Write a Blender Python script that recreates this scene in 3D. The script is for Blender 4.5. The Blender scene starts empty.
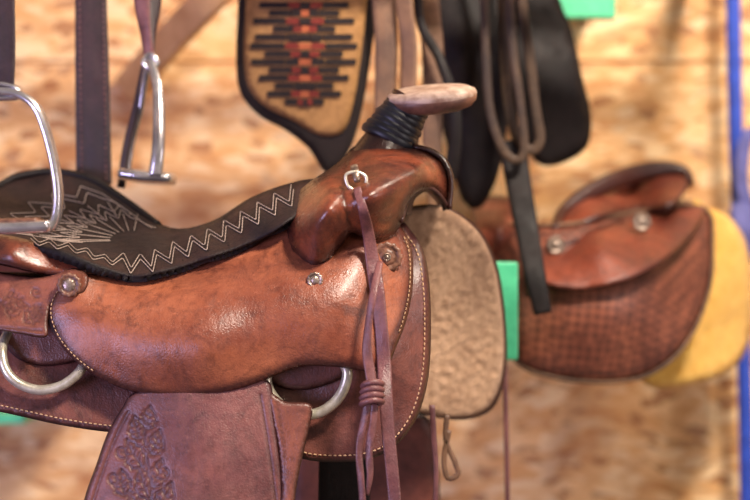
import bpy, math, random
import numpy as np
from mathutils import Vector, Matrix, noise
from mathutils.geometry import delaunay_2d_cdt
random.seed(4)
D=2.25; S=0.9525/750.0; Z0=1.3
sc=bpy.context.scene
sc.view_settings.view_transform='Standard'
COL=sc.collection

def P(px,py,y):
    k=(D+y)/D*S
    return Vector(((px-375)*k, y, Z0-(py-250)*k))
def srgb(r,g,b):
    f=lambda c:(c/255/12.92) if c/255<=0.04045 else ((c/255+0.055)/1.055)**2.4
    return (f(r),f(g),f(b),1.0)

# ---------------- materials ----------------
def newmat(name):
    m=bpy.data.materials.new(name); m.use_nodes=True
    nt=m.node_tree; nt.nodes.clear()
    out=nt.nodes.new('ShaderNodeOutputMaterial'); b=nt.nodes.new('ShaderNodeBsdfPrincipled')
    nt.links.new(b.outputs[0],out.inputs[0])
    return m,nt,b
def N(nt,t,**kw):
    n=nt.nodes.new(t)
    for k,v in kw.items(): setattr(n,k,v)
    return n
def mixc(nt,fac,a,b):
    n=nt.nodes.new('ShaderNodeMix'); n.data_type='RGBA'
    for i,v in ((0,fac),(6,a),(7,b)):
        if isinstance(v,bpy.types.NodeSocket): nt.links.new(v,n.inputs[i])
        else: n.inputs[i].default_value=v
    return n.outputs[2]
def maprange(nt,sock,a,b,c,d):
    n=nt.nodes.new('ShaderNodeMapRange'); nt.links.new(sock,n.inputs[0])
    for i,v in enumerate((a,b,c,d)): n.inputs[i+1].default_value=v
    return n.outputs[0]
def noi(nt,vec,scale,detail=4,rough=.55,dist=0):
    n=nt.nodes.new('ShaderNodeTexNoise'); n.inputs['Scale'].default_value=scale
    n.inputs['Detail'].default_value=detail; n.inputs['Roughness'].default_value=rough
    n.inputs['Distortion'].default_value=dist
    nt.links.new(vec,n.inputs['Vector']); return n.outputs['Fac']

def leather(name,c1,c2,dark,rough=.38,edge=9,grain=.25,weave=0,blotch=9,spec=.5,coat=.1,stain=.5,grd=.7,scuff=.45):
    m,nt,b=newmat(name)
    tc=N(nt,'ShaderNodeTexCoord'); v=tc.outputs['Object']
    n1=noi(nt,v,blotch,5,.6)
    col=mixc(nt,maprange(nt,n1,.38,.62,0,1),c1,c2)
    n5=noi(nt,v,15,8,.75,1.4)
    col=mixc(nt,maprange(nt,n5,.48,.68,0,stain),col,dark)
    n2=noi(nt,v,75,7,.75)
    col=mixc(nt,maprange(nt,n2,.5,.70,0,.5),col,dark)
    mps=N(nt,'ShaderNodeMapping'); mps.inputs['Scale'].default_value=(1,1,3.5); mps.inputs['Rotation'].default_value=(0,.35,0); nt.links.new(v,mps.inputs[0])
    ns=noi(nt,mps.outputs[0],50,8,.8)
    lite=tuple(min(1,x*1.5+.03) for x in c1[:3])+(1,)
    col=mixc(nt,maprange(nt,ns,.58,.70,0,scuff),col,lite)
    if edge>0:
        a=N(nt,'ShaderNodeAttribute',attribute_name='ed')
        col=mixc(nt,maprange(nt,a.outputs['Fac'],0,edge,.9,0),col,dark)
        g=N(nt,'ShaderNodeAttribute',attribute_name='gr')
        col=mixc(nt,maprange(nt,g.outputs['Fac'],0,1,0,grd),col,dark)
    if weave:
        mp2=N(nt,'ShaderNodeMapping'); mp2.inputs['Rotation'].default_value=(0,.7,0); nt.links.new(v,mp2.inputs[0])
        w=N(nt,'ShaderNodeTexChecker'); w.inputs['Scale'].default_value=weave
        nt.links.new(mp2.outputs[0],w.inputs['Vector'])
        col=mixc(nt,maprange(nt,w.outputs['Fac'],0,1,0,.5),col,dark)
    nt.links.new(col,b.inputs['Base Color'])
    n3=noi(nt,v,35,5,.7)
    nt.links.new(maprange(nt,n3,.3,.7,rough-.08,rough+.2),b.inputs['Roughness'])
    b.inputs['Specular IOR Level'].default_value=spec
    b.inputs['Coat Weight'].default_value=coat; b.inputs['Coat Roughness'].default_value=.28
    vo=N(nt,'ShaderNodeTexVoronoi'); vo.inputs['Scale'].default_value=420; nt.links.new(v,vo.inputs['Vector'])
    mp=N(nt,'ShaderNodeMapping'); mp.inputs['Scale'].default_value=(1,1,.35); nt.links.new(v,mp.inputs[0])
    n4=noi(nt,mp.outputs[0],90,6,.65)
    bp=N(nt,'ShaderNodeBump'); bp.inputs['Strength'].default_value=grain; bp.inputs['Distance'].default_value=.0012
    nt.links.new(vo.outputs['Distance'],bp.inputs['Height'])
    bp2=N(nt,'ShaderNodeBump'); bp2.inputs['Strength'].default_value=grain*1.3; bp2.inputs['Distance'].default_value=.004
    nt.links.new(n4,bp2.inputs['Height']); nt.links.new(bp.outputs[0],bp2.inputs['Normal'])
    last=bp2
    if weave:
        bp3=N(nt,'ShaderNodeBump'); bp3.inputs['Strength'].default_value=.8; bp3.inputs['Distance'].default_value=.004
        nt.links.new(w.outputs['Fac'],bp3.inputs['Height']); nt.links.new(last.outputs[0],bp3.inputs['Normal']); last=bp3
    nt.links.new(last.outputs[0],b.inputs['Normal'])
    return m
def plain(name,c,rough=.5,metal=0,c2=None,scale=40,bump=.1,dist=.002):
    m,nt,b=newmat(name)
    tc=N(nt,'ShaderNodeTexCoord'); n=noi(nt,tc.outputs['Object'],scale,5,.6)
    c2=c2 or tuple(x*.65 for x in c[:3])+(1,)
    nt.links.new(mixc(nt,maprange(nt,n,.35,.7,0,1),c,c2),b.inputs['Base Color'])
    b.inputs['Roughness'].default_value=rough; b.inputs['Metallic'].default_value=metal
    bp=N(nt,'ShaderNodeBump'); bp.inputs['Strength'].default_value=bump; bp.inputs['Distance'].default_value=dist
    nt.links.new(n,bp.inputs['Height']); nt.links.new(bp.outputs[0],b.inputs['Normal'])
    return m
def fleece(name,c1,c2,scale=70,blotch=.5,c3=None):
    m,nt,b=newmat(name)
    tc=N(nt,'ShaderNodeTexCoord'); v=tc.outputs['Object']
    n=noi(nt,v,scale,8,.75); n2=noi(nt,v,14,5,.65)
    col=mixc(nt,maprange(nt,n,.3,.7,0,1),c2,c1)
    col=mixc(nt,maprange(nt,n2,.45,.7,0,blotch),col,c3 or c2)
    nt.links.new(col,b.inputs['Base Color']); b.inputs['Roughness'].default_value=.95
    b.inputs['Specular IOR Level'].default_value=.1
    b.inputs['Sheen Weight'].default_value=.2
    n3=noi(nt,v,scale*2.5,8,.8)
    bp=N(nt,'ShaderNodeBump'); bp.inputs['Strength'].default_value=.8; bp.inputs['Distance'].default_value=.004
    nt.links.new(n3,bp.inputs['Height']); nt.links.new(bp.outputs[0],b.inputs['Normal'])
    return m
def osb():
    m,nt,b=newmat('osb_board')
    tc=N(nt,'ShaderNodeTexCoord'); v=tc.outputs['Object']
    nz=N(nt,'ShaderNodeTexNoise'); nz.inputs['Scale'].default_value=6; nz.inputs['Detail'].default_value=3; nt.links.new(v,nz.inputs['Vector'])
    def flakes(rot,sx,sz,scale):
        mp=N(nt,'ShaderNodeMapping'); mp.inputs['Rotation'].default_value=(0,rot,0); mp.inputs['Scale'].default_value=(sx,1,sz)
        ad=N(nt,'ShaderNodeVectorMath',operation='MULTIPLY_ADD'); ad.inputs[1].default_value=(.06,.06,.06)
        nt.links.new(nz.outputs['Color'],ad.inputs[0]); nt.links.new(v,ad.inputs[2])
        nt.links.new(ad.outputs[0],mp.inputs[0])
        vo=N(nt,'ShaderNodeTexVoronoi'); vo.inputs['Scale'].default_value=scale; nt.links.new(mp.outputs[0],vo.inputs['Vector'])
        sp=N(nt,'ShaderNodeSeparateColor'); nt.links.new(vo.outputs['Color'],sp.inputs[0]); return sp.outputs[0],sp.outputs[1]
    a,a2=flakes(.9,1,2.6,26); c,c2=flakes(-1.0,1,2.6,18); d,d2=flakes(1.5,1,2.4,28)
    col=mixc(nt,a,srgb(248,206,150),srgb(224,166,104))
    col=mixc(nt,maprange(nt,c,.6,.8,0,.6),col,srgb(202,138,78))
    col=mixc(nt,maprange(nt,d,.70,.8,0,.65),col,srgb(253,224,178))
    col=mixc(nt,maprange(nt,d2,.82,.9,0,.75),col,srgb(156,94,50))
    nk=noi(nt,v,5,4,.6)
    col=mixc(nt,maprange(nt,nk,.52,.70,0,.6),col,srgb(166,102,54))
    nt.links.new(col,b.inputs['Base Color']); b.inputs['Roughness'].default_value=.6
    bp=N(nt,'ShaderNodeBump'); bp.inputs['Strength'].default_value=.4; bp.inputs['Distance'].default_value=.003
    nt.links.new(a,bp.inputs['Height']); nt.links.new(bp.outputs[0],b.inputs['Normal'])
    return m

M={}
M['jockey']=leather('leather_chestnut',srgb(166,96,66),srgb(124,64,46),srgb(58,27,26),.31,14,blotch=6,stain=.6,coat=.15)
M['fork']=leather('leather_fork',srgb(136,68,44),srgb(84,40,30),srgb(34,17,17),.24,9,coat=.4,stain=.75,blotch=12)
M['skirt']=leather('leather_skirt',srgb(120,68,58),srgb(84,45,43),srgb(40,21,23),.34,7,stain=.65)
M['fender']=leather('leather_fender',srgb(134,82,76),srgb(102,60,62),srgb(50,28,31),.36,6,grd=.55,stain=.55)
M['tool']=leather('leather_tooled',srgb(148,86,66),srgb(110,62,52),srgb(50,27,25),.36,5,grd=.6)
M['seat']=leather('leather_seat_black',srgb(58,38,35),srgb(38,27,27),srgb(16,11,12),.6,4,grain=.3,coat=0,spec=.3,grd=.9,scuff=.2)
M['strap']=leather('leather_strap',srgb(132,84,82),srgb(100,60,64),srgb(54,32,36),.36,0)
M['darkstrap']=leather('leather_strap_dark',srgb(58,36,40),srgb(38,26,32),srgb(20,14,17),.42,0)
M['olive']=leather('leather_olive',srgb(84,64,50),srgb(58,45,40),srgb(30,24,24),.55,0,spec=.3)
M['tanstrap']=leather('leather_strap_tan',srgb(134,98,72),srgb(98,70,54),srgb(58,40,33),.5,0)
M['black']=leather('leather_black',srgb(36,28,28),srgb(25,20,21),srgb(11,9,11),.55,0,spec=.3,coat=0,scuff=.2)
M['redseat']=leather('leather_red_brown',srgb(144,70,48),srgb(102,46,34),srgb(50,21,18),.35,6)
M['weave']=leather('leather_basket_weave',srgb(164,96,72),srgb(130,72,56),srgb(56,28,25),.40,6,weave=95)
M['wrap']=plain('horn_wrap_rubber',srgb(26,28,38),.42,bump=.4)
M['horncap']=plain('horn_cap_rawhide',srgb(206,180,164),.42,c2=srgb(136,102,84),scale=45,bump=.25)
M['hornrim']=plain('horn_rim_leather',srgb(124,84,68),.45,c2=srgb(70,44,38))
M['steel']=plain('stirrup_steel',srgb(226,222,224),.22,.85,c2=srgb(165,160,165),scale=30,bump=.05)
M['brass']=plain('ring_nickel_aged',srgb(230,224,206),.32,.6,c2=srgb(174,162,140),scale=50)
M['concho']=plain('concho_metal',srgb(190,172,158),.35,.7,c2=srgb(96,70,58),scale=120)
M['rosette']=plain('rosette_leather',srgb(140,98,78),.4,c2=srgb(70,42,32),scale=120)
M['threadtan']=plain('thread_tan',srgb(206,166,128),.7)
M['threadgrey']=plain('thread_grey',srgb(168,148,138),.7)
M['fleece']=fleece('fleece_tan',srgb(230,190,156),srgb(180,140,110),blotch=.6,c3=srgb(138,102,80))
M['yellow']=fleece('fleece_yellow',srgb(252,208,112),srgb(232,172,72),45)
M['osb']=osb()
M['wood']=plain('pine_wood',srgb(222,180,130),.6,c2=srgb(188,138,90),scale=12)
M['green']=plain('green_paint',srgb(90,214,160),.45,c2=srgb(70,190,140))
M['blue']=plain('blue_paint',srgb(50,84,200),.4,c2=srgb(40,66,165))
M['lilac']=plain('nylon_rope_blue',srgb(104,104,170),.7)
M['blanket']=plain('blanket_wool',srgb(176,130,80),.9,c2=srgb(144,104,62),scale=90,bump=.5)
M['bk']=plain('blanket_black',srgb(36,24,23),.9)
M['red']=plain('blanket_red',srgb(120,40,30),.9)
M['orange']=plain('blanket_orange',srgb(176,92,56),.9)
M['floor']=plain('concrete_floor',srgb(120,108,98),.8,c2=srgb(90,80,72),scale=6)

# ---------------- geometry helpers ----------------
def empty(name,loc=(0,0,0)):
    e=bpy.data.objects.new(name,None); e.location=loc; COL.objects.link(e); return e
def mkobj(name,verts,faces,mat,parent=None,smooth=True,attrs=None):
    me=bpy.data.meshes.new(name); me.from_pydata([tuple(v) for v in verts],[],faces); me.update()
    if smooth: me.polygons.foreach_set('use_smooth',[True]*len(me.polygons))
    if attrs:
        for k,a in attrs.items():
            at=me.attributes.new(k,'FLOAT','POINT'); at.data.foreach_set('value',list(map(float,a)))
    me.materials.append(mat)
    o=bpy.data.objects.new(name,me); COL.objects.link(o)
    if parent: o.parent=parent
    return o
def cr(p0,p1,p2,p3,t):
    return .5*((2*p1)+(-p0+p2)*t+(2*p0-5*p1+4*p2-p3)*t*t+(-p0+3*p1-3*p2+p3)*t**3)
def spline(pts,step=4,closed=False):
    p=[np.array(q,float) for q in pts]; n=len(p); out=[]
    segs=n if closed else n-1
    for i in range(segs):
        if closed: a,b,c,d=p[i-1],p[i],p[(i+1)%n],p[(i+2)%n]
        else:
            b,c=p[i],p[i+1]; a=p[i-1] if i>0 else 2*b-c; d=p[i+2] if i+2<n else 2*c-b
        L=np.linalg.norm((c-b)[:2]); k=max(1,int(round(L/step)))
        for j in range(k): out.append(cr(a,b,c,d,j/k))
    if not closed: out.append(p[-1])
    return np.array(out)
class TPS:
    def __init__(s,c):
        c=np.array(c,float); s.xy=c[:,:2]/100; n=len(c)
        K=s.k(s.xy,s.xy)+np.eye(n)*1e-4
        Pm=np.hstack([np.ones((n,1)),s.xy])
        A=np.zeros((n+3,n+3)); A[:n,:n]=K; A[:n,n:]=Pm; A[n:,:n]=Pm.T
        b=np.zeros(n+3); b[:n]=c[:,2]; s.w=np.linalg.solve(A,b)
    def k(s,a,b):
        r2=((a[:,None]-b[None])**2).sum(-1); return .5*r2*np.log(r2+1e-9)
    def __call__(s,x,y):
        q=np.array([[x,y]],float)/100 if np.isscalar(x) else np.stack([x,y],1)/100
        v=s.k(q,s.xy)@s.w[:-3]+s.w[-3]+q@s.w[-2:]
        return float(v[0]) if np.isscalar(x) else v
def dist_poly(pts,poly,closed=True):
    a=poly; b=np.roll(poly,-1,0)
    if not closed: a=a[:-1]; b=b[:-1]
    ab=b-a; L=(ab**2).sum(1)+1e-9; res=np.full(len(pts),1e9)
    for i in range(0,len(pts),2000):
        q=pts[i:i+2000]
        t=np.clip(((q[:,None]-a[None])*ab[None]).sum(-1)/L,0,1)
        pr=a[None]+t[...,None]*ab[None]
        res[i:i+2000]=np.sqrt(((q[:,None]-pr)**2).sum(-1)).min(1)
    return res
def inside(pts,poly):
    x,y=pts[:,0],pts[:,1]; c=np.zeros(len(pts),bool); n=len(poly)
    for i in range(n):
        x1,y1=poly[i]; x2,y2=poly[i-1]
        if y1==y2: continue
        m=((y1>y)!=(y2>y))&(x<(x2-x1)*(y-y1)/(y2-y1)+x1); c^=m
    return c
def panel(name,outline,ctrl,thick,mat,parent,res=4,curl=(8,.006),grooves=(),gw=1.3,gd=.0009,wr=.0015,mirror=None,smooth=True,rough=0):
    poly=spline(outline,res,True) if smooth else np.array(outline,float)
    f=TPS(ctrl)
    x0,y0=poly.min(0); x1,y1=poly.max(0)
    g=[]; yy=y0; r=0
    while yy<y1:
        g+= [(xx,yy) for xx in np.arange(x0+(r%2)*res/2,x1,res)]; yy+=res*.866; r+=1
    g=np.array(g); g=g[inside(g,poly)]; g=g[dist_poly(g,poly)>res*.55]
    allp=np.vstack([poly,g])
    vs,es,fs,_,_,_=delaunay_2d_cdt([Vector((a,-b)) for a,b in allp],[],[list(range(len(poly)))],1,1e-5)
    q=np.array([(v.x,-v.y) for v in vs])
    ed=dist_poly(q,poly); y=f(q[:,0],q[:,1])
    w,h=curl; t=np.clip(ed/w,0,1); y=y+h*(1-np.sqrt(np.clip(1-(1-t)**2,0,1)))
    gr=np.zeros(len(q))
    for gl in grooves:
        gl=np.array(gl,float); bb0=gl.min(0)-4; bb1=gl.max(0)+4
        idx=np.where((q>bb0).all(1)&(q<bb1).all(1))[0]
        if len(idx)==0: continue
        d=dist_poly(q[idx],gl,False); gr[idx]=np.maximum(gr[idx],np.exp(-(d/gw)**2))
    y=y+gr*gd
    if wr or rough:
        for i,(a,b) in enumerate(q):
            y[i]+=wr*noise.noise(Vector((a*.022,b*.022,len(name))))+ (rough*noise.noise(Vector((a*.16,b*.16,3))) if rough else 0)
    V=[P(a,b,c) for (a,b),c in zip(q,y)]
    F2=[]
    for fc in fs:
        fc=list(fc); A=0
        for i in range(len(fc)):
            p,r_=q[fc[i]],q[fc[(i+1)%len(fc)]]; A+=p[0]*(-r_[1])-r_[0]*(-p[1])
        F2.append(fc if A>0 else fc[::-1])
    o=mkobj(name,V,F2,mat,parent,attrs={'ed':ed,'gr':gr})
    so=o.modifiers.new('thick','SOLIDIFY'); so.thickness=thick; so.offset=-1
    if mirror:
        yc,dx=mirror
        V2=[Vector((v.x+dx,2*yc-v.y,v.z)) for v in V]
        o2=mkobj(name+'_off_side',V2,[x[::-1] for x in F2],mat,parent,attrs={'ed':ed,'gr':gr})
        so=o2.modifiers.new('thick','SOLIDIFY'); so.thickness=thick; so.offset=-1
    return o,f,poly
def sweep(name,path,w,t,mat,parent,twist=0,nseg=10,power=2.0,step=4,closed=False,caps=True,ref=Vector((0,1,0))):
    n=len(path); W=w if hasattr(w,'__len__') else [w]*n; T=t if hasattr(t,'__len__') else [t]*n
    TW=twist if hasattr(twist,'__len__') else [twist]*n
    arr=spline([(p[0],p[1],p[2],a,b,c) for p,a,b,c in zip(path,W,T,TW)],step,closed)
    pts=[P(a[0],a[1],a[2]) for a in arr]; V=[];F=[];m=len(pts)
    for i in range(m):
        a=pts[i-1] if (i>0 or closed) else pts[i]; b=pts[(i+1)%m] if (i<m-1 or closed) else pts[i]
        tg=(b-a).normalized(); k=(D+arr[i][2])/D*S
        u=tg.cross(ref)
        if u.length<1e-3: u=Vector((1,0,0))
        u.normalize(); v=u.cross(tg).normalized(); R=Matrix.Rotation(arr[i][5],3,tg); u=R@u; v=R@v
        for j in range(nseg):
            th=2*math.pi*j/nseg; c,s=math.cos(th),math.sin(th)
            V.append(pts[i]+u*(math.copysign(abs(c)**(2/power),c)*arr[i][3]*k)+v*(math.copysign(abs(s)**(2/power),s)*arr[i][4]*k))
    for i in range(m if closed else m-1):
        for j in range(nseg):
            a=i*nseg+j;b=i*nseg+(j+1)%nseg;c=((i+1)%m)*nseg+(j+1)%nseg;d=((i+1)%m)*nseg+j
            F.append([a,b,c,d])
    if caps and not closed: F.append(list(range(nseg))[::-1]); F.append([ (m-1)*nseg+j for j in range(nseg)])
    o=mkobj(name,V,F,mat,parent); return o
def stitches(name,path,f,mat,parent,period=5,duty=.62,r=.75,lift=.0012,closed=False,solid=False,keep=None):
    pl=np.array(path,float)
    if closed: pl=np.vstack([pl,pl[:1]])
    seg=np.linalg.norm(np.diff(pl,axis=0),axis=1); cum=np.concatenate([[0],np.cumsum(seg)]); L=cum[-1]
    at=lambda s:(np.interp(s,cum,pl[:,0]),np.interp(s,cum,pl[:,1]))
    V=[];F=[];s=0
    ns=6
    while s<L-period*.5:
        e=min(L,s+(period*duty if not solid else period*1.02))
        a=at(s); b=at(e)
        if keep is None or keep(a[0],a[1]):
            A=P(a[0],a[1],f(float(a[0]),float(a[1]))-lift); B=P(b[0],b[1],f(float(b[0]),float(b[1]))-lift)
            tg=(B-A)
            if tg.length>1e-6:
                tg.normalize(); u=tg.cross(Vector((0,1,0))).normalized(); v=u.cross(tg); base=len(V)
                for q,sc_ in ((A,.5),((A*3+B)/4,1),((A+3*B)/4,1),(B,.5)):
                    for j in range(ns):
                        th=2*math.pi*j/ns; V.append(q+(u*math.cos(th)+v*math.sin(th))*r*S*sc_)
                for i in range(3):
                    for j in range(ns): F.append([base+i*ns+j,base+i*ns+(j+1)%ns,base+(i+1)*ns+(j+1)%ns,base+(i+1)*ns+j])
        s+=period
    return mkobj(name,V,F,mat,parent)
def inset(poly,d):
    a=np.roll(poly,1,0); b=np.roll(poly,-1,0); t=b-a; t/=np.linalg.norm(t,axis=1)[:,None]+1e-9
    nm=np.stack([-t[:,1],t[:,0]],1); area=.5*np.sum(poly[:,0]*np.roll(poly[:,1],-1)-np.roll(poly[:,0],-1)*poly[:,1])
    if area<0: nm=-nm
    return poly+nm*d
def lathe(name,prof,center,mat,parent,rot=Matrix.Identity(3),n=32,sx=1,sy=1,scal=None):
    V=[];F=[]
    for r,h in prof:
        for j in range(n):
            th=2*math.pi*j/n; rr=r*(scal(j,n) if scal else 1)
            V.append(center+rot@Vector((rr*math.cos(th)*sx,rr*math.sin(th)*sy,h)))
    for i in range(len(prof)-1):
        for j in range(n): F.append([i*n+j,i*n+(j+1)%n,(i+1)*n+(j+1)%n,(i+1)*n+j])
    F.append(list(range(n))[::-1]); F.append([(len(prof)-1)*n+j for j in range(n)])
    return mkobj(name,V,F,mat,parent)
RY=Matrix.Rotation(math.radians(90),3,'X')
def concho(name,px,py,y,rpx,mat,parent,scallop=12,inner=None):
    k=S*(D+y)/D; r=rpx*k; c=P(px,py,y)
    lathe(name+'_base',[(r,-.004),(r,.0005),(r*.93,.002),(r*.75,.0022),(r*.7,.001),(r*.55,.0012)],c,mat,parent,RY,48,scal=lambda j,n:1+.06*math.cos(2*math.pi*j/n*scallop))
    lathe(name+'_dome',[(r*.58,0),(r*.56,.0016),(r*.4,.003),(r*.2,.0036),(0.0002,.0037)],c,inner or mat,parent,RY,32,scal=lambda j,n:1+.06*math.cos(2*math.pi*j/n*8))
def box(name,p0,p1,mat,parent=None,bev=.003):
    x0,y0,z0=p0;x1,y1,z1=p1
    V=[(x,y,z) for x in(x0,x1) for y in(y0,y1) for z in(z0,z1)]
    F=[[0,1,3,2],[4,6,7,5],[0,4,5,1],[2,3,7,6],[0,2,6,4],[1,5,7,3]]
    o=mkobj(name,V,F,mat,parent,smooth=False)
    if bev: b=o.modifiers.new('b','BEVEL'); b.width=bev; b.segments=2
    return o
def patch(name,rows,mat,parent,thick=.004,nu=40,nv=14):
    R=[[np.array(P(*p)) for p in r] for r in rows]
    def ev(pts,t):
        n=len(pts)-1; x=t*n; i=min(int(x),n-1); u=x-i
        b,c=pts[i],pts[i+1]; a=pts[i-1] if i>0 else 2*b-c; d=pts[i+2] if i+2<=n else 2*c-b
        return cr(a,b,c,d,u)
    V=[]
    for j in range(nv+1):
        for i in range(nu+1):
            V.append(ev([ev(r,i/nu) for r in R],j/nv))
    F=[[j*(nu+1)+i,j*(nu+1)+i+1,(j+1)*(nu+1)+i+1,(j+1)*(nu+1)+i] for j in range(nv) for i in range(nu)]
    o=mkobj(name,V,F,mat,parent,attrs={'ed':[30]*len(V),'gr':[0]*len(V)})
    so=o.modifiers.new('t','SOLIDIFY'); so.thickness=thick; so.offset=0
    return o
def leaf(cx,cy,L,W,ang,curlk=.2):
    ca,sa=math.cos(ang),math.sin(ang); out=[]
    def tr(u,v):
        v+=curlk*L*(u/L)**2; return (cx+u*ca-v*sa,cy+u*sa+v*ca)
    up=[tr(L*i/12,W*math.sin(math.pi*(i/12)**.8)*(1+.18*math.cos(i*2.1))) for i in range(13)]
    dn=[tr(L*i/12,-W*math.sin(math.pi*(i/12)**.8)*(1+.18*math.cos(i*2.1))) for i in range(13)]
    out=[up,dn,[tr(L*i/8,0) for i in range(8)]]
    for u in (.3,.55):
        out.append([tr(L*u,0),tr(L*(u+.12),W*.6)]); out.append([tr(L*u,0),tr(L*(u+.12),-W*.6)])
    return out
def scroll(cx,cy,r,a0,turns=1.3,sgn=1):
    return [(cx+r*(1-i/30)*math.cos(a0+sgn*turns*2*math.pi*i/30),cy+r*(1-i/30)*math.sin(a0+sgn*turns*2*math.pi*i/30)) for i in range(28)]

# ================= WESTERN SADDLE =================
WS=empty('western_saddle')
YC=.2
far_out=[(400,214),(418,206),(441,207),(463,218),(481,236),(493,262),(500,295),(504,340),(502,376),(493,402),(478,414),(455,418),(430,414),(400,405),(380,380),(375,300),(385,240)]
fc=[(400,214,.24),(441,207,.26),(485,240,.31),(500,300,.35),(503,380,.38),(455,418,.36),(400,300,.28),(390,400,.30),(440,300,.30),(440,230,.26)]
panel('off_skirt_fleece_lining',far_out,fc,.012,M['fleece'],WS,res=3,curl=(7,.008),rough=.004)
fo2=[(a+(3 if a>430 else 0),b+(2 if b>300 else -1)) for a,b in far_out]
panel('off_skirt_leather',fo2,[(a,b,c+.012) for a,b,c in fc],.006,M['skirt'],WS,res=6,curl=(4,.002))
panel('off_fender',[(300,430),(360,420),(425,415),(438,460),(440,520),(445,620),(400,660),(310,650),(285,560),(292,480)],[(300,430,.42),(430,430,.44),(440,620,.5),(300,620,.5)],.006,M['skirt'],WS,res=10)

sk_out=[(-110,330),(-60,320),(0,318),(80,300),(200,280),(330,225),(395,220),(412,232),(424,252),(430,290),(431,340),(428,380),(420,410),(408,432),(390,450),(365,460),(330,462),(300,458),(268,442),(240,415),(190,404),(150,405),(120,430),(108,432),(60,425),(0,412),(-60,402),(-110,392),(-125,360)]
skc=[(-110,330,.10),(-110,392,.06),(0,320,.08),(0,412,.045),(110,432,.045),(100,330,.08),(200,300,.085),(200,404,.05),(330,230,.12),(300,458,.05),(395,222,.16),(425,255,.12),(431,340,.10),(420,410,.09),(365,460,.06),(390,350,.055),(300,380,.06)]
_,fsk,psk=panel('near_skirt',sk_out,skc,.007,M['skirt'],WS,res=4,curl=(5,.005),mirror=(YC+.04,.0))
ip=inset(psk,6.5)
stitches('skirt_stitching',ip,fsk,M['threadtan'],WS,period=5,r=.8,keep=lambda x,y:(x>396 and y>226) or (x>270 and y>425) or (x<112 and y>380))
rl=[(20,322,.075),(6,336,.06),(2,352,.04),(6,370,.033),(18,383,.033),(38,390,.033),(58,387,.033),(72,379,.033),(82,368,.036),(88,352,.06),(78,335,.075),(50,322,.075)]
sweep('rigging_ring_rear',rl,5,5,M['brass'],WS,closed=True,nseg=12)
sweep('rigging_ring_front',[(a,b,.032) for a,b in [(285,355),(268,372),(269,390),(282,406),(300,414),(318,413),(334,403),(344,388),(347,370),(335,356),(310,350)]],5.4,5.4,M['brass'],WS,closed=True,nseg=12)
panel('rigging_plate_rear',[(0,318),(60,318),(95,345),(80,360),(40,366),(10,352)],[(0,318,.062),(60,318,.062),(95,345,.055),(40,366,.055),(20,340,.06)],.005,M['skirt'],WS,res=4)
panel('rigging_plate_front',[(262,362),(300,352),(352,358),(342,378),(305,390),(275,385)],[(262,362,.04),(350,358,.045),(305,390,.04),(275,385,.04)],.005,M['skirt'],WS,res=4)

fd_out=[(135,392),(122,408),(108,432),(96,465),(84,500),(78,540),(90,600),(150,660),(230,660),(285,600),(292,540),(284,490),(279,450),(274,415),(268,380),(230,372),(180,375)]
gv=[]
for args in [(150,500,34,9,-2.1,.25),(152,488,30,8,-1.0,-.25),(144,468,32,10,-2.4,.3),(150,455,26,8,-.9,-.3),(140,440,24,7,-2.0,.2),(146,430,24,7,-1.2,-.2),(125,496,26,8,-1.9,.2),(150,520,36,10,-2.4,.2),(155,515,36,10,-.9,-.2)]:
    gv+=leaf(*args)
gv+=[scroll(114,478,8,0),scroll(162,472,8,2,sgn=-1),scroll(122,452,7,1),scroll(160,444,6,3,sgn=-1)]
gv.append([(150,540),(152,505),(148,470),(144,440),(146,410)])
bl=[(128,412),(115,438),(103,470),(92,505),(87,540)]
gv.append(spline(bl,3)); gv.append(spline([(260,395),(266,430),(272,470),(278,520)],3))
fdc=[(135,392,.02),(268,380,.022),(108,432,.02),(84,500,.01),(78,560,.0),(200,450,-.008),(200,540,-.02),(284,500,.012),(292,560,.012),(180,650,-.01)]
panel('near_fender',fd_out,fdc,.006,M['fender'],WS,res=1.8,curl=(5,.005),grooves=gv,gw=1.3,gd=.003)
panel('stirrup_leather',[(268,392),(285,401),(311,404),(310,425),(303,455),(296,490),(290,540),(278,540),(281,490),(278,450),(272,420)],[(268,392,.018),(311,404,.018),(290,540,.0),(295,450,.01),(278,450,.012)],.006,M['tool'],WS,res=3,curl=(4,.004),grooves=[spline([(277,402),(284,450),(284,500),(283,540)],3)])

rg=[]
for args in [(10,318,24,7,-1.2,.2),(24,322,24,8,-.6,-.2),(2,305,24,7,-.3,.3),(34,322,18,6,-1.4,.2),(-20,318,26,8,-.9,.2)]: rg+=leaf(*args)
rg+=[scroll(12,294,6,0),scroll(36,292,6,1),spline([(-60,322),(0,327),(42,331)],3)]
panel('rear_jockey',[(-110,262),(-60,262),(0,272),(40,276),(72,268),(88,276),(84,292),(66,300),(52,304),(48,320),(46,337),(20,334),(0,331),(-60,326),(-115,318),(-125,290)],[(-110,262,.09),(-110,320,.05),(0,272,.06),(0,331,.03),(84,285,.03),(46,337,.02),(40,276,.05)],.006,M['tool'],WS,res=2,curl=(5,.005),grooves=rg,gw=1.1,gd=.002,mirror=(YC+.03,.04))
panel('cantle_skirt_roll',[(-70,238),(-40,232),(0,234),(40,243),(80,258),(104,270),(84,277),(45,275),(0,265),(-50,255)],[(-70,240,.09),(0,236,.06),(0,265,.04),(45,275,.04),(40,244,.06),(90,268,.045),(10,252,.035)],.007,M['fork'],WS,res=3,curl=(9,.012),wr=0)
concho('rear_concho',69,285,.022,12,M['rosette'],WS,inner=M['concho'])

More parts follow.
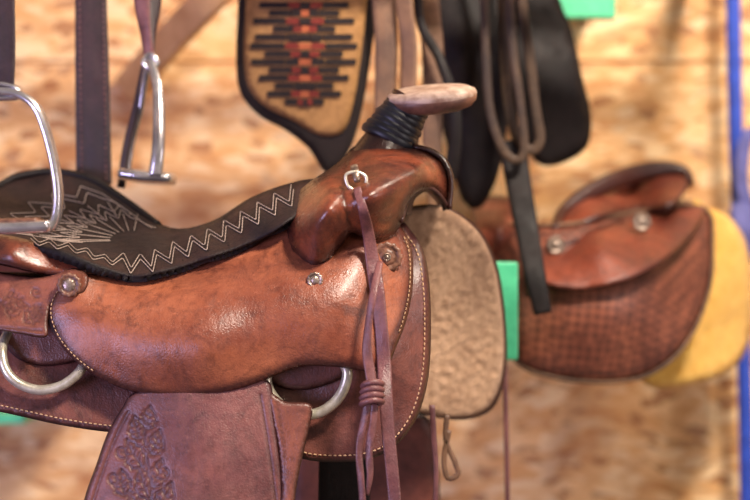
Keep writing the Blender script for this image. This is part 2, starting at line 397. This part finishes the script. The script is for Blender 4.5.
jk=[(84,272),(105,266),(138,272),(200,256),(256,234),(295,208),(340,200),(385,215),(402,228),(412,250),(413,285),(407,318),(397,345),(386,368),(365,371),(335,367),(300,367),(262,381),(225,393),(185,399),(150,396),(115,386),(85,369),(62,347),(50,325),(48,305),(58,286)]
jkc=[(84,270,.05),(105,266,.07),(140,270,.082),(200,256,.092),(256,234,.098),(300,205,.10),(140,279,.062),(200,266,.074),(258,244,.08),(62,300,.03),(55,330,.03),(110,320,.012),(115,386,.018),(185,399,.014),(200,350,-.014),(200,300,.018),(280,300,.008),(280,370,.012),(340,300,.005),(386,366,.02),(370,240,.06),(402,232,.11),(413,280,.07),(400,330,.04),(320,250,.05)]
jspl=spline(jk,3,True)
_,fjk,pjk=panel('seat_jockey',jk,jkc,.006,M['jockey'],WS,res=3,curl=(6,.006),wr=.003,mirror=(YC+.02,.02),
   grooves=[spline([(409,262),(409,290),(402,315),(392,338),(384,350)],3), inset(jspl,4.5)],gw=1.4,gd=.001)
ij=inset(pjk,3.2)
stitches('jockey_edge_stitch',ij,fjk,M['threadtan'],WS,period=4.5,r=.6,keep=lambda x,y:(x<95 and y>275 and y<372) or (x>400 and y>235))
concho('seat_screw_concho',315,280,fjk(315,280)-.003,8,M['concho'],WS)
concho('fork_rosette',387,257,fjk(387,257)-.006,15,M['rosette'],WS,inner=M['rosette'])
concho('fork_rosette_button',387,257,fjk(387,257)-.0095,4,M['concho'],WS)

# seat
st=[(-55,250),(-50,225),(-28,202),(0,184),(20,174),(55,170),(92,178),(128,201),(160,224),(180,229),(214,220),(252,197),(290,183),(318,180),(322,200),(302,212),(290,222),(258,241),(200,262),(160,273),(134,277),(102,268),(60,252),(20,243),(-20,240)]
stc=[(-55,250,.12),(-28,202,.26),(0,184,.33),(55,170,.36),(92,178,.34),(128,201,.30),(170,227,.24),(214,220,.20),(252,197,.19),(290,183,.18),(318,180,.18),(0,240,.055),(60,250,.035),(100,267,.025),(134,275,.036),(200,260,.050),(258,239,.056),(300,210,.065),(60,215,.24),(110,240,.17),(20,215,.22),(150,250,.11),(200,243,.085),(250,220,.09),(285,200,.105)]
zb=spline([(30,240),(75,249),(110,261),(145,264),(175,252),(208,240),(245,221),(280,202),(300,192)],2)
cum=np.concatenate([[0],np.cumsum(np.linalg.norm(np.diff(zb,axis=0),axis=1))])
def zig(off,amp,per=19):
    out=[];s=0;sg=1
    while s<cum[-1]:
        x,y=np.interp(s,cum,zb[:,0]),np.interp(s,cum,zb[:,1]); x2,y2=np.interp(s+1,cum,zb[:,0]),np.interp(s+1,cum,zb[:,1])
        t=np.array([x2-x,y2-y]); t/=np.linalg.norm(t)+1e-9; n=np.array([t[1],-t[0]])
        am=amp*(.4 if s<90 else 1.0)
        out.append((x+n[0]*(off*(.6 if s<90 else 1)+sg*am),y+n[1]*(off*(.6 if s<90 else 1)+sg*am))); s+=per/2; sg=-sg
    return np.array(out)
zl=[zig(-2,7.5),zig(3.5,7.5)]
# sunburst quilting: petal rings radiating over the cantle dish
c0=np.array((132,240.)); fan=[]
NP=9
def ringpt(t,s):
    # elliptical fan from right-top round the left to the front edge
    a=math.radians(78+t*122)   # 78deg (up/right) -> 200deg (left/down)
    ex=c0[0]+(-c0[0]+  (132+ 4))*0
    x=c0[0]+math.cos(a)*138*s; y=c0[1]-math.sin(a)*(58 if a<math.pi else 20)*s
    return x,y
def clampin(p):
    x,y=p
    top=np.interp(x,[-28,0,20,55,92,128,150],[204,187,179,177,185,209,226]); bot=np.interp(x,[-20,20,60,102,134],[234,236,244,255,262])
    return (x,min(max(y,top+2),bot-3))
for s1,s2 in ((1.0,.84),(.88,.72),(.66,.50),(.54,.38)):
    pl=[]
    for i in range(2*NP+1):
        pl.append(clampin(ringpt(i/(2*NP),s1 if i%2 else s2)))
    fan.append(pl)
for i in range(NP):
    t=(2*i+1)/(2*NP)
    fan.append([ringpt(t,.16),ringpt(t,.46)])
    fan.append([clampin(ringpt((2*i)/(2*NP),.42)),clampin(ringpt((2*i)/(2*NP),.68))])
_,fst,pst=panel('seat',st,stc,.014,M['seat'],WS,res=2.2,curl=(7,.010),grooves=[z for z in zl]+[np.array(x) for x in fan],gw=1.8,gd=.0015,wr=0)
for i,z in enumerate(zl): stitches('seat_zigzag_stitch_%d'%i,z,fst,M['threadgrey'],WS,period=3,solid=True,r=.62,lift=.0006)
for i,z in enumerate(fan): stitches('seat_sunburst_stitch_%d'%i,z,fst,M['threadgrey'],WS,period=3,solid=True,r=.6,lift=.002)
sweep('cantle_binding',[(a,b+1,c) for a,b,c in [(-50,232,.16),(-28,203,.26),(0,185,.33),(20,175,.35),(55,171,.36),(92,179,.34),(128,202,.30),(158,224,.26)]],4,6,M['black'],WS,nseg=12)
patch('seat_off_side',[[(0,186,.34),(55,172,.37),(92,180,.35),(128,203,.31),(170,229,.25),(214,222,.21),(252,199,.20),(290,186,.20),(318,184,.2)],
 [(0,205,.37),(55,195,.40),(92,203,.39),(128,225,.37),(170,245,.33),(214,240,.31),(252,225,.3),(290,212,.3),(318,210,.3)],
 [(0,245,.38),(55,250,.41),(92,258,.41),(128,262,.41),(170,265,.40),(214,260,.39),(252,250,.38),(290,240,.38),(318,235,.38)]],M['seat'],WS)

fk=[(287,232),(289,212),(296,195),(311,181),(332,167),(346,155),(354,147),(372,140),(396,143),(414,148),(430,152),(443,161),(450,180),(448,207),(442,198),(430,189),(417,192),(407,204),(401,224),(390,236),(370,240),(352,233),(342,245),(328,261),(311,267),(296,257)]
fkc=[(287,232,.055),(296,195,.13),(332,167,.17),(354,147,.185),(396,143,.18),(430,152,.17),(450,180,.16),(448,207,.16),(430,189,.12),(401,224,.08),(370,240,.04),(342,245,.035),(311,267,.035),(296,257,.05),(314,217,-.006),(330,207,-.02),(344,200,.0),(368,195,-.016),(392,188,.008),(418,172,.06),(350,225,.014),(322,245,.002),(360,165,.085),(400,160,.09),(330,185,.04)]
_,ffk,pfk=panel('fork_swell',fk,fkc,.007,M['fork'],WS,res=3,curl=(6,.008),wr=.006,mirror=(YC-.01,.0),grooves=[inset(spline(fk,3,True),4),spline([(352,152),(345,170),(343,190),(346,212),(352,230)],3)],gw=1.8,gd=.004)
sweep('gullet_lip_binding',[(414,147,.175),(430,151,.17),(444,161,.165),(451,180,.16),(449,209,.16)],3.2,6,M['fork'],WS)
sweep('fork_edge_binding',[(448,208,.162),(441,197,.145),(430,188,.13),(417,191,.11),(407,203,.095),(401,222,.08)],2.4,3,M['tool'],WS)
patch('gullet_arch',[[(404,215,.10),(410,195,.12),(430,185,.14),(447,205,.16)],[(410,215,.2),(414,198,.2),(430,190,.2),(445,208,.2)],[(404,215,.3),(410,195,.28),(430,188,.26),(443,206,.24)]],M['darkstrap'],WS,nu=16,nv=10)
patch('fork_front',[[(360,147,.19),(400,145,.19),(430,155,.18),(449,182,.17)],[(360,160,.24),(400,158,.25),(430,165,.24),(445,190,.22)],[(360,190,.3),(400,185,.3),(425,190,.29),(440,205,.27)]],M['fork'],WS,nu=20,nv=10)
hp=[(384,172,.19),(385,158,.19),(388,147,.19),(394,135,.19),(400,122,.19),(406,110,.19),(412,101,.19)]
sweep('horn_neck',hp,[36,34,28,23,20,20,22],[40,36,30,24,20,20,26],M['fork'],WS,nseg=24,step=3)
k=S*(D+.19)/D
for i in range(7):
    t=i/6; cx=389+t*18; cy=138-t*30; r=31-7*min(1,t*1.3)+random.uniform(-.8,.8)
    ang=math.atan2(33,18)
    rot=Matrix.Rotation(math.pi/2-ang+random.uniform(-.07,.07),3,'Y')
    prof=[]
    for j in range(9):
        a=-math.pi/2+math.pi*j/8; prof.append(((r-3.2+math.cos(a)*2.4)*k,math.sin(a)*4.4*k))
    lathe('horn_wrap_%d'%i,prof,P(cx,cy,.19),M['wrap'],WS,rot,28)
cr_=Matrix.Rotation(math.radians(-5),3,'Y')@Matrix.Rotation(math.radians(13),3,'X')
lathe('horn_cap_under',[(22*k,-13*k),(30*k,-12*k),(39*k,-9*k),(44*k,-4*k),(45.2*k,0*k),(44*k,4*k),(36*k,6*k)],P(432,99,.19),M['hornrim'],WS,cr_,40,sy=.85)
lathe('horn_cap_top',[(44.2*k,-.5*k),(45.5*k,3*k),(44*k,7*k),(37*k,10.5*k),(20*k,12*k),(8*k,12.5*k),(.001,12.6*k)],P(432,99,.19),M['horncap'],WS,cr_,40,sy=.85)
yr=ffk(355,183)-.012
sweep('string_ring',[(346,175,yr),(356,172,yr),(366,177,yr),(364,187,yr),(356,190,yr),(348,186,yr)],1.8,1.8,M['brass'],WS,closed=True,step=2)
sweep('string_clip',[(354,166,yr+.012),(356,174,yr-.002),(357,182,yr-.004)],[4,4,3],[2,2,2],M['concho'],WS,step=3)
def on(px,py,off):
    v=[]
    if inside(np.array([[px,py]]),pfk)[0]: v.append(ffk(px,py))
    if inside(np.array([[px,py]]),pjk)[0]: v.append(fjk(px,py))
    if inside(np.array([[px,py]]),psk)[0]: v.append(fsk(px,py))
    return (min(v) if v else .0)-off
A=[(357,188),(363,210),(368,232),(372,258),(377,290),(381,325),(384,360)]
yA=[min(on(a,b,.010),.03) for a,b in A]
pathA=[(a,b,y) for (a,b),y in zip(A,yA)]+[(386,400,-.01),(389,440,-.012),(393,480,-.012),(396,520,-.012),(398,560,-.012)]
sweep('latigo_strap_wide',pathA,[4,5,6,7,7.5,7,7,7,7,6.5,6.5,6.5],1.6,M['strap'],WS,twist=[.2,.1,-.2,-.2,.1,.3,.1,-.2,-.3,-.1,.2,.2],nseg=12,power=4,step=3)
pathB=[(380,262,yA[3]-.016),(374,290,-.02),(369,320,-.022),(367,350,-.025),(371,378,-.027),(372,395,-.027)]
sweep('saddle_string',pathB,[3.5,4,4,5,5.5,4],1.8,M['strap'],WS,twist=[0,.3,.5,.2,-.4,0],nseg=12,power=3,step=3)
for i in range(4):
    yy=384+i*6
    sweep('string_knot_wrap_%d'%i,[(363-i*.5,yy+2,-.028),(368,yy-1,-.036),(376,yy-2,-.036),(382,yy,-.028),(376,yy+1,-.022),(368,yy+3,-.022)],3.2,3,M['strap'],WS,nseg=10,step=2,closed=True)
sweep('string_tail_a',[(368,402,-.026),(363,425,-.026),(359,450,-.024),(361,480,-.024),(365,530,-.02)],[4,4,3.5,3.8,3.5],1.7,M['strap'],WS,twist=[0,.5,-.3,.4,0],power=3,step=3)
sweep('string_tail_b',[(375,403,-.026),(373,425,-.026),(369,448,-.024),(370,475,-.024),(367,495,-.02)],[4,4,4,3.5,2],1.7,M['strap'],WS,twist=[0,-.4,.6,-.4,0],power=3,step=3)
sweep('off_string_a',[(432,405,.2),(434,440,.2),(436,475,.2),(434,540,.2)],[3,3,2.6,2.6],1.2,M['strap'],WS,step=4)
sweep('off_string_b',[(447,415,.22),(446,440,.22),(455,462,.22),(458,474,.22),(448,478,.22),(444,460,.22),(449,430,.22)],2.8,1.2,M['tanstrap'],WS,step=3)
sweep('off_string_c',[(505,365,.41),(506,420,.41),(507,470,.41),(508,540,.41)],2.6,1.2,M['strap'],WS,step=4)
sweep('cinch_billet',[(345,440,.2),(344,500,.2),(342,560,.2)],26,2,M['black'],WS,power=4)
patch('saddle_tree_bar',[[(-40,300,.14),(200,300,.14),(395,270,.15)],[(-40,275,.2),(200,275,.2),(395,240,.2)],[(-40,300,.3),(200,300,.3),(395,270,.25)]],M['tanstrap'],WS,thick=.01)

# ================= STIRRUPS =================
SA=empty('stirrup')
sy=-.07
fr=[(-52,222),(-57,190),(-50,150),(-36,112),(-18,96),(0,92),(20,95),(38,110),(51,148),(58,188),(57,214),(51,229)]
sweep('frame',[(a,b,sy) for a,b in fr],4.6,11,M['steel'],SA,nseg=14,power=3,step=3)
sweep('tread',[(-56,224,sy),(-20,228,sy),(10,228,sy),(52,226,sy)],6,26,M['steel'],SA,nseg=14,power=4,step=3)
sweep('tread_pad',[(-46,219,sy),(-10,222,sy),(40,221,sy)],3.5,20,M['rosette'],SA,nseg=14,power=4,step=3)
sweep('hanger_slot',[(-16,88,sy),(0,84,sy),(16,88,sy),(18,97,sy),(-18,97,sy)],3,8,M['steel'],SA,closed=True,step=3)
sweep('stirrup_leather',[(2,-60,sy-.005),(2,0,sy-.005),(3,50,sy-.005),(2,96,sy-.005)],[13,13,12.5,12],2,M['darkstrap'],SA,power=5,nseg=16)
SB=empty('stirrup')
y2=.34
sweep('frame_front',[(150,58,y2),(157,85,y2-.02),(159,115,y2-.035),(158,150,y2-.045),(155,176,y2-.045)],[4,5,6,6.5,7],[3,4,4,4,4],M['steel'],SB,nseg=12)
sweep('frame_back',[(149,58,y2),(145,80,y2+.02),(140,110,y2+.035),(132,140,y2+.045),(126,172,y2+.045)],[3.5,3.5,3.5,3.5,5],[3,4,4,4,4],M['steel'],SB,nseg=12)
sweep('tread',[(122,174,y2),(146,177,y2),(173,179,y2)],[6,7,6],[30,34,30],M['steel'],SB,nseg=14,power=3)
sweep('hanger_eye',[(143,62,y2),(150,54,y2),(158,62,y2),(151,70,y2)],2.5,4,M['steel'],SB,closed=True,step=2)
sweep('stirrup_leather_a',[(141,-60,y2),(142,0,y2),(146,35,y2),(150,62,y2)],[9,9,7,5],2,M['strap'],SB,twist=[0,.3,.6,.2],power=3)
sweep('stirrup_leather_b',[(156,-60,y2+.02),(154,0,y2+.02),(150,35,y2+.01),(149,60,y2)],[8,8,6,5],2,M['darkstrap'],SB,twist=[0,-.4,-.5,.2],power=3)
sweep('stirrup_loop',[(146,60,y2+.03),(138,100,y2+.03),(126,150,y2+.03),(121,188,y2+.03)],4,2,M['darkstrap'],SB)
CS=empty('cinch_strap')
sweep('strap',[(91,-60,.38),(91,0,.38),(92,60,.38),(93,120,.38),(94,185,.38)],[16,16,17,17.5,18],2.4,M['darkstrap'],CS,power=6,nseg=16)
ff=TPS([(0,0,.376),(200,0,.376),(0,200,.376),(200,200,.376)])
for sx in(-12,12):
    stitches('edge_stitch_%d'%(sx>0),[(91+sx,-40),(92+sx,60),(94+sx,184)],ff,M['strap'],CS,period=6)

# ================= SADDLE PAD =================
BP=empty('navajo_saddle_pad')
bo=[(240,-60),(238,0),(236,60),(240,92),(258,115),(285,130),(308,148),(325,172),(340,165),(354,140),(364,100),(372,50),(378,0),(382,-60)]
bc=[(240,-60,.50),(380,-60,.47),(236,60,.50),(372,50,.47),(325,165,.50),(310,50,.45),(258,115,.49)]
_,fb,_=panel('pad_border',bo,bc,.012,M['bk'],BP,res=6)
bi=[(248,-60),(246,0),(244,58),(249,88),(266,107),(294,121),(320,135),(343,131),(354,100),(362,50),(367,0),(371,-60)]
panel('pad_field',bi,[(a,b,c-.006) for a,b,c in bc],.004,M['blanket'],BP,res=6,curl=(4,.003))
def bar(V,F,x0,x1,y0,y1):
    b=len(V)
    for (a,c) in ((x0,y0),(x1,y0),(x1,y1),(x0,y1)): V.append(P(a,c,fb(float(a),float(c))-.0095))
    F.append([b,b+3,b+2,b+1])
pats={'bk':[], 'red':[], 'orange':[]}
for i,(hw,yy) in enumerate([(44,-18),(30,-8),(46,2),(36,10),(52,18),(32,26),(50,34),(55,43),(40,51),(54,59),(36,67),(46,75),(30,83),(38,91),(20,99)]):
    cx=305
    pats['bk'].append((cx-hw,cx-hw*.38,yy,yy+6)); pats['bk'].append((cx+hw*.38,cx+hw*.95,yy,yy+6))
    (pats['red'] if i%3 else pats['bk']).append((cx-hw*.36,cx-hw*.12,yy,yy+6)); (pats['red'] if i%3 else pats['bk']).append((cx+hw*.12,cx+hw*.36,yy,yy+6))
    pats['orange' if i%2 else 'bk'].append((cx-hw*.11,cx+hw*.11,yy,yy+6))
    if i%2==0: pats['bk'].append((cx-hw*.3,cx+hw*.3,yy+6.2,yy+8))
for kx,l in pats.items():
    V=[];F=[]
    for q in l: bar(V,F,*q)
    o=mkobj('pattern_'+kx,V,F,M[kx],BP,smooth=False); o.modifiers.new('s','SOLIDIFY').thickness=.001

# ================= hanging tack =================
HF=empty('hanging_bridle')
sweep('cheek_strap_a',[(384,-60,.44),(384,0,.44),(386,50,.44),(384,120,.44)],[12,12,11,10],2,M['tanstrap'],HF,power=4)
sweep('cheek_strap_b',[(404,-60,.42),(404,0,.42),(409,50,.42),(408,110,.42),(412,150,.42)],[10,9,9,8,8],2,M['tanstrap'],HF,power=4,twist=[0,.3,.4,.2,0])
sweep('cheek_strap_c',[(424,-60,.5),(428,0,.5),(433,60,.5),(432,140,.5),(436,210,.5)],[10,11,11,10,8],2,M['tanstrap'],HF,power=4)
sweep('noseband',[(418,-40,.48),(420,20,.48),(440,60,.46),(455,110,.46),(452,165,.48),(440,195,.5)],[5,5,5,6,7,6],3,M['black'],HF)
HG=empty('hanging_stirrup_leathers')
panel('broad_panel',[(412,-60),(500,-60),(512,0),(515,60),(508,120),(498,175),(480,208),(462,200),(448,150),(432,90),(420,20)],[(412,-60,.58),(512,0,.58),(500,140,.60),(432,80,.60),(475,60,.55)],.006,M['black'],HG,res=8)
sweep('loop_outer',[(478,-60,.50),(484,0,.50),(486,60,.50),(490,110,.50),(502,148,.50),(516,160,.50),(524,150,.50),(520,100,.50),(512,40,.50),(508,-60,.50)],[4.5]*10,2.5,M['olive'],HG,power=3)
sweep('loop_inner',[(520,-60,.53),(522,0,.53),(530,60,.53),(536,110,.53),(540,140,.53),(530,150,.53),(514,130,.53),(505,70,.53),(500,-60,.53)],[5]*9,2,M['olive'],HG,power=3)
sweep('long_strap',[(512,140,.54),(518,180,.53),(526,225,.51),(534,270,.47),(543,314,.46)],[14,13,12,11,9],2.5,M['black'],HG,power=4)
FG=empty('hanging_fender')
panel('flap',[(545,-60),(560,0),(572,30),(582,75),(591,115),(588,145),(570,160),(545,166),(528,150),(510,90),(512,20),(518,-60)],[(530,-60,.68),(560,0,.68),(590,120,.7),(545,166,.7),(520,80,.66),(560,90,.66)],.006,M['black'],FG,res=8)

# ================= BACKGROUND SADDLE =================
BS=empty('stock_saddle')
yo=[(690,205),(706,207),(728,216),(744,238),(752,275),(752,320),(744,355),(722,375),(690,384),(655,388),(640,370),(660,300)]
panel('fleece_lining',yo,[(690,205,.76),(740,235,.82),(752,320,.86),(700,384,.74),(650,380,.68),(690,300,.74),(720,300,.78)],.018,M['yellow'],BS,res=6,rough=.008,curl=(9,.012))
sk2=[(478,232),(500,225),(560,225),(620,215),(670,207),(706,207),(712,240),(712,270),(706,300),(694,330),(676,355),(650,374),(610,382),(565,379),(530,370),(510,356),(500,320),(488,280)]
s2c=[(478,232,.64),(706,207,.74),(712,270,.68),(650,374,.58),(565,379,.55),(508,352,.57),(600,300,.53),(560,240,.58),(650,270,.58),(640,225,.66)]
_,f2,p2=panel('flap',sk2,s2c,.008,M['weave'],BS,res=5,curl=(8,.008),grooves=[inset(spline(sk2,4,True),9)],gw=2,gd=.001)
sweep('flap_edge_binding',[(a,b,f2(float(a),float(b))+.006) for a,b in p2[::6]],2.2,4,M['tanstrap'],BS,closed=True,step=6)
panel('jockey_flap',[(528,252),(545,236),(590,228),(640,215),(690,205),(706,210),(690,238),(664,262),(630,280),(590,290),(555,288),(530,276)],[(528,252,.58),(545,236,.62),(640,215,.68),(706,210,.72),(664,262,.55),(590,290,.50),(530,276,.53),(600,250,.54)],.007,M['redseat'],BS,res=4,curl=(7,.008))
panel('seat_base',[(545,240),(556,218),(575,206),(610,202),(650,203),(690,200),(700,212),(650,222),(600,234),(565,244)],[(545,240,.58),(575,206,.70),(650,203,.76),(700,212,.74),(600,234,.6),(620,215,.68)],.01,M['redseat'],BS,res=4)
panel('cantle_dish',[(552,234),(560,215),(580,198),(605,184),(635,172),(665,168),(684,171),(689,181),(684,194),(668,206),(640,210),(610,214),(580,224)],[(552,232,.62),(580,195,.70),(635,169,.78),(684,168,.80),(668,204,.66),(610,212,.64),(630,190,.80)],.01,M['redseat'],BS,res=4,curl=(5,.008))
sweep('cantle_rim',[(554,230,.60),(562,213,.66),(582,197,.69),(606,184,.72),(636,173,.76),(664,169,.78),(684,173,.78),(689,183,.76)],[4,6,8,9,9,8,7,5],6,M['redseat'],BS,nseg=12)
concho('concho_front',556,245,.565,9,M['concho'],BS)
concho('concho_rear',642,222,.60,9,M['concho'],BS)
panel('front_swell',[(470,205),(490,196),(515,200),(530,222),(528,250),(515,270),(495,262),(478,240)],[(470,205,.72),(490,196,.74),(528,240,.66),(500,262,.62),(500,230,.60)],.01,M['redseat'],BS,res=5)

# ================= room shell =================
yw=1.12
wall=empty('wall_back')
xs=[-2.4,-1.18,.045,1.27,2.49]
zc=P(0,62,yw).z
for i in range(4):
    box('osb_upper_%d'%i,(xs[i]+.002,yw,zc+.003),(xs[i+1]-.002,yw+.012,2.8),M['osb'],wall,.001)
    box('osb_lower_%d'%i,(xs[i]+.002,yw,0),(xs[i+1]-.002,yw+.012,zc-.003),M['osb'],wall,.001)
box('studs',(-2.4,yw+.012,0),(2.49,yw+.05,2.8),M['wood'],wall,0)
mkobj('floor',[(-2.6,-3.2,0),(2.6,-3.2,0),(2.6,yw,0),(-2.6,yw,0)],[[0,1,2,3]],M['floor'],None,False)
WB=empty('wooden_brace')
sweep('plank',[(262,-60,.72),(212,-4,.76),(172,38,.90),(130,86,1.1)],15,10,M['wood'],WB,power=8,nseg=16)
RK=empty('saddle_rack')
a=P(-60,300,.2); b=P(340,345,.2)
box('rail',(a.x,.17,b.z-.01),(b.x,.27,b.z+.05),M['wood'],RK)
for i,px in enumerate((40,300)):
    q=P(px,330,.2); box('arm_%d'%i,(q.x-.02,.26,b.z-.01),(q.x+.02,yw,b.z+.035),M['wood'],RK)
GR=empty('saddle_rack')
q=P(505,262,.47); r=P(518,360,.47)
box('end_plate',(P(491,0,.47).x,.47,r.z),(r.x,.50,q.z),M['green'],GR)
box('beam',(r.x-.01,.66,P(0,330,.7).z),(P(660,0,.7).x,.70,P(0,300,.7).z),M['green'],GR)
box('crosspiece',(r.x-.018,.48,P(0,330,.7).z),(r.x-.003,.70,P(0,290,.7).z),M['green'],GR)
for i,px in enumerate((540,640)):
    t=P(px,310,.7); box('arm_%d'%i,(t.x-.012,.68,P(0,325,.7).z),(t.x+.012,yw,P(0,305,.7).z),M['green'],GR)
SH=empty('wall_bracket_shelf')
p0=P(520,18,.75); p1=P(616,-70,.75)
box('shelf_front',(p0.x,.75,p0.z),(p1.x,.78,p0.z+.1),M['green'],SH)
box('shelf_board',(p0.x,.78,p0.z+.05),(p1.x,yw,p0.z+.07),M['green'],SH)
G2=empty('wall_bracket_shelf')
p0=P(-60,424,.9); p1=P(24,414,.9)
box('shelf_front',(p0.x,.9,p0.z),(p1.x,.92,p1.z),M['green'],G2,.001)
box('shelf_board',(p0.x,.92,p0.z),(p1.x,yw,p1.z),M['green'],G2,.001)
BPo=empty('blue_support_pole')
sweep('pole',[(722,-900,.98),(733,0,.98),(740,250,.98),(747,500,.98),(752,1150,.98)],7.5,7.5,M['blue'],BPo,nseg=16,step=40)
for i in range(4):
    x=744+i*3
    sweep('rope_coil_%d'%i,[(x,135,.95),(x-5,150,.95),(x-7,180,.95),(x,206,.95),(x+12,208,.96),(x+18,170,.96),(x+14,140,.96),(x+5,130,.96)],2.5,2.5,M['lilac'],BPo,closed=True)
panel('rope_wrap',[(730,208),(748,203),(765,215),(770,240),(755,262),(738,255)],[(728,205,.93),(770,240,.95),(735,255,.93),(748,230,.92)],.02,M['lilac'],BPo,res=5)
HR=empty('hanging_rail')
for i,(yy,z) in enumerate(((-.07,P(0,-58,-.07).z),(.36,P(0,-56,.36).z),(.5,P(0,-58,.5).z),(.66,P(0,-58,.68).z))):
    box('rail_%d'%i,(-.75,yy-.015,z-.01),(.6,yy+.015,z+.03),M['wood'],HR)
for i,x in enumerate((-.75,.57)):
    box('arm_%d'%i,(x,-.1,P(0,-58,.68).z+.0),(x+.03,yw,P(0,-58,.68).z+.05),M['wood'],HR)
    box('post_%d'%i,(x,-.085,P(0,-58,-.07).z),(x+.03,-.055,P(0,-58,.68).z+.05),M['wood'],HR)

# ================= lights =================
def area(name,loc,target,size,power,col):
    l=bpy.data.lights.new(name,'AREA'); l.energy=power; l.color=col; l.size=size
    o=bpy.data.objects.new(name,l); COL.objects.link(o); o.location=loc
    o.rotation_euler=(Vector(target)-Vector(loc)).to_track_quat('-Z','Y').to_euler(); return o
area('ceiling_light_key',(.75,-1.2,2.85),(0,.4,1.2),.30,88,(1,.87,.73))
area('wall_fill_light',(.9,.3,2.75),(.3,1.1,1.1),.3,15,(1,.85,.68))  # added fill that brightens the back wall, not a known fixture
area('window_light_cool',(-2.2,-1.9,.95),(-.1,.1,1.1),1.0,52,(.62,.56,1.0))
area('right_side_light',(2.4,-1.4,1.5),(.1,.3,1.2),.8,18,(1,.88,.86))  # soft pale area light from the right, aimed at the saddle
w=bpy.data.worlds.new('world'); sc.world=w; w.use_nodes=True
bg=w.node_tree.nodes['Background']; bg.inputs[0].default_value=(.88,.72,.64,1); bg.inputs[1].default_value=.27

cam=bpy.data.cameras.new('camera'); cam.lens=36*D/(750*S); cam.sensor_width=36
co=bpy.data.objects.new('camera',cam); COL.objects.link(co); co.location=(0,-D,Z0); co.rotation_euler=(math.radians(90),0,0)
cam.dof.use_dof=True; cam.dof.focus_distance=D+.05; cam.dof.aperture_fstop=1.9
sc.camera=co
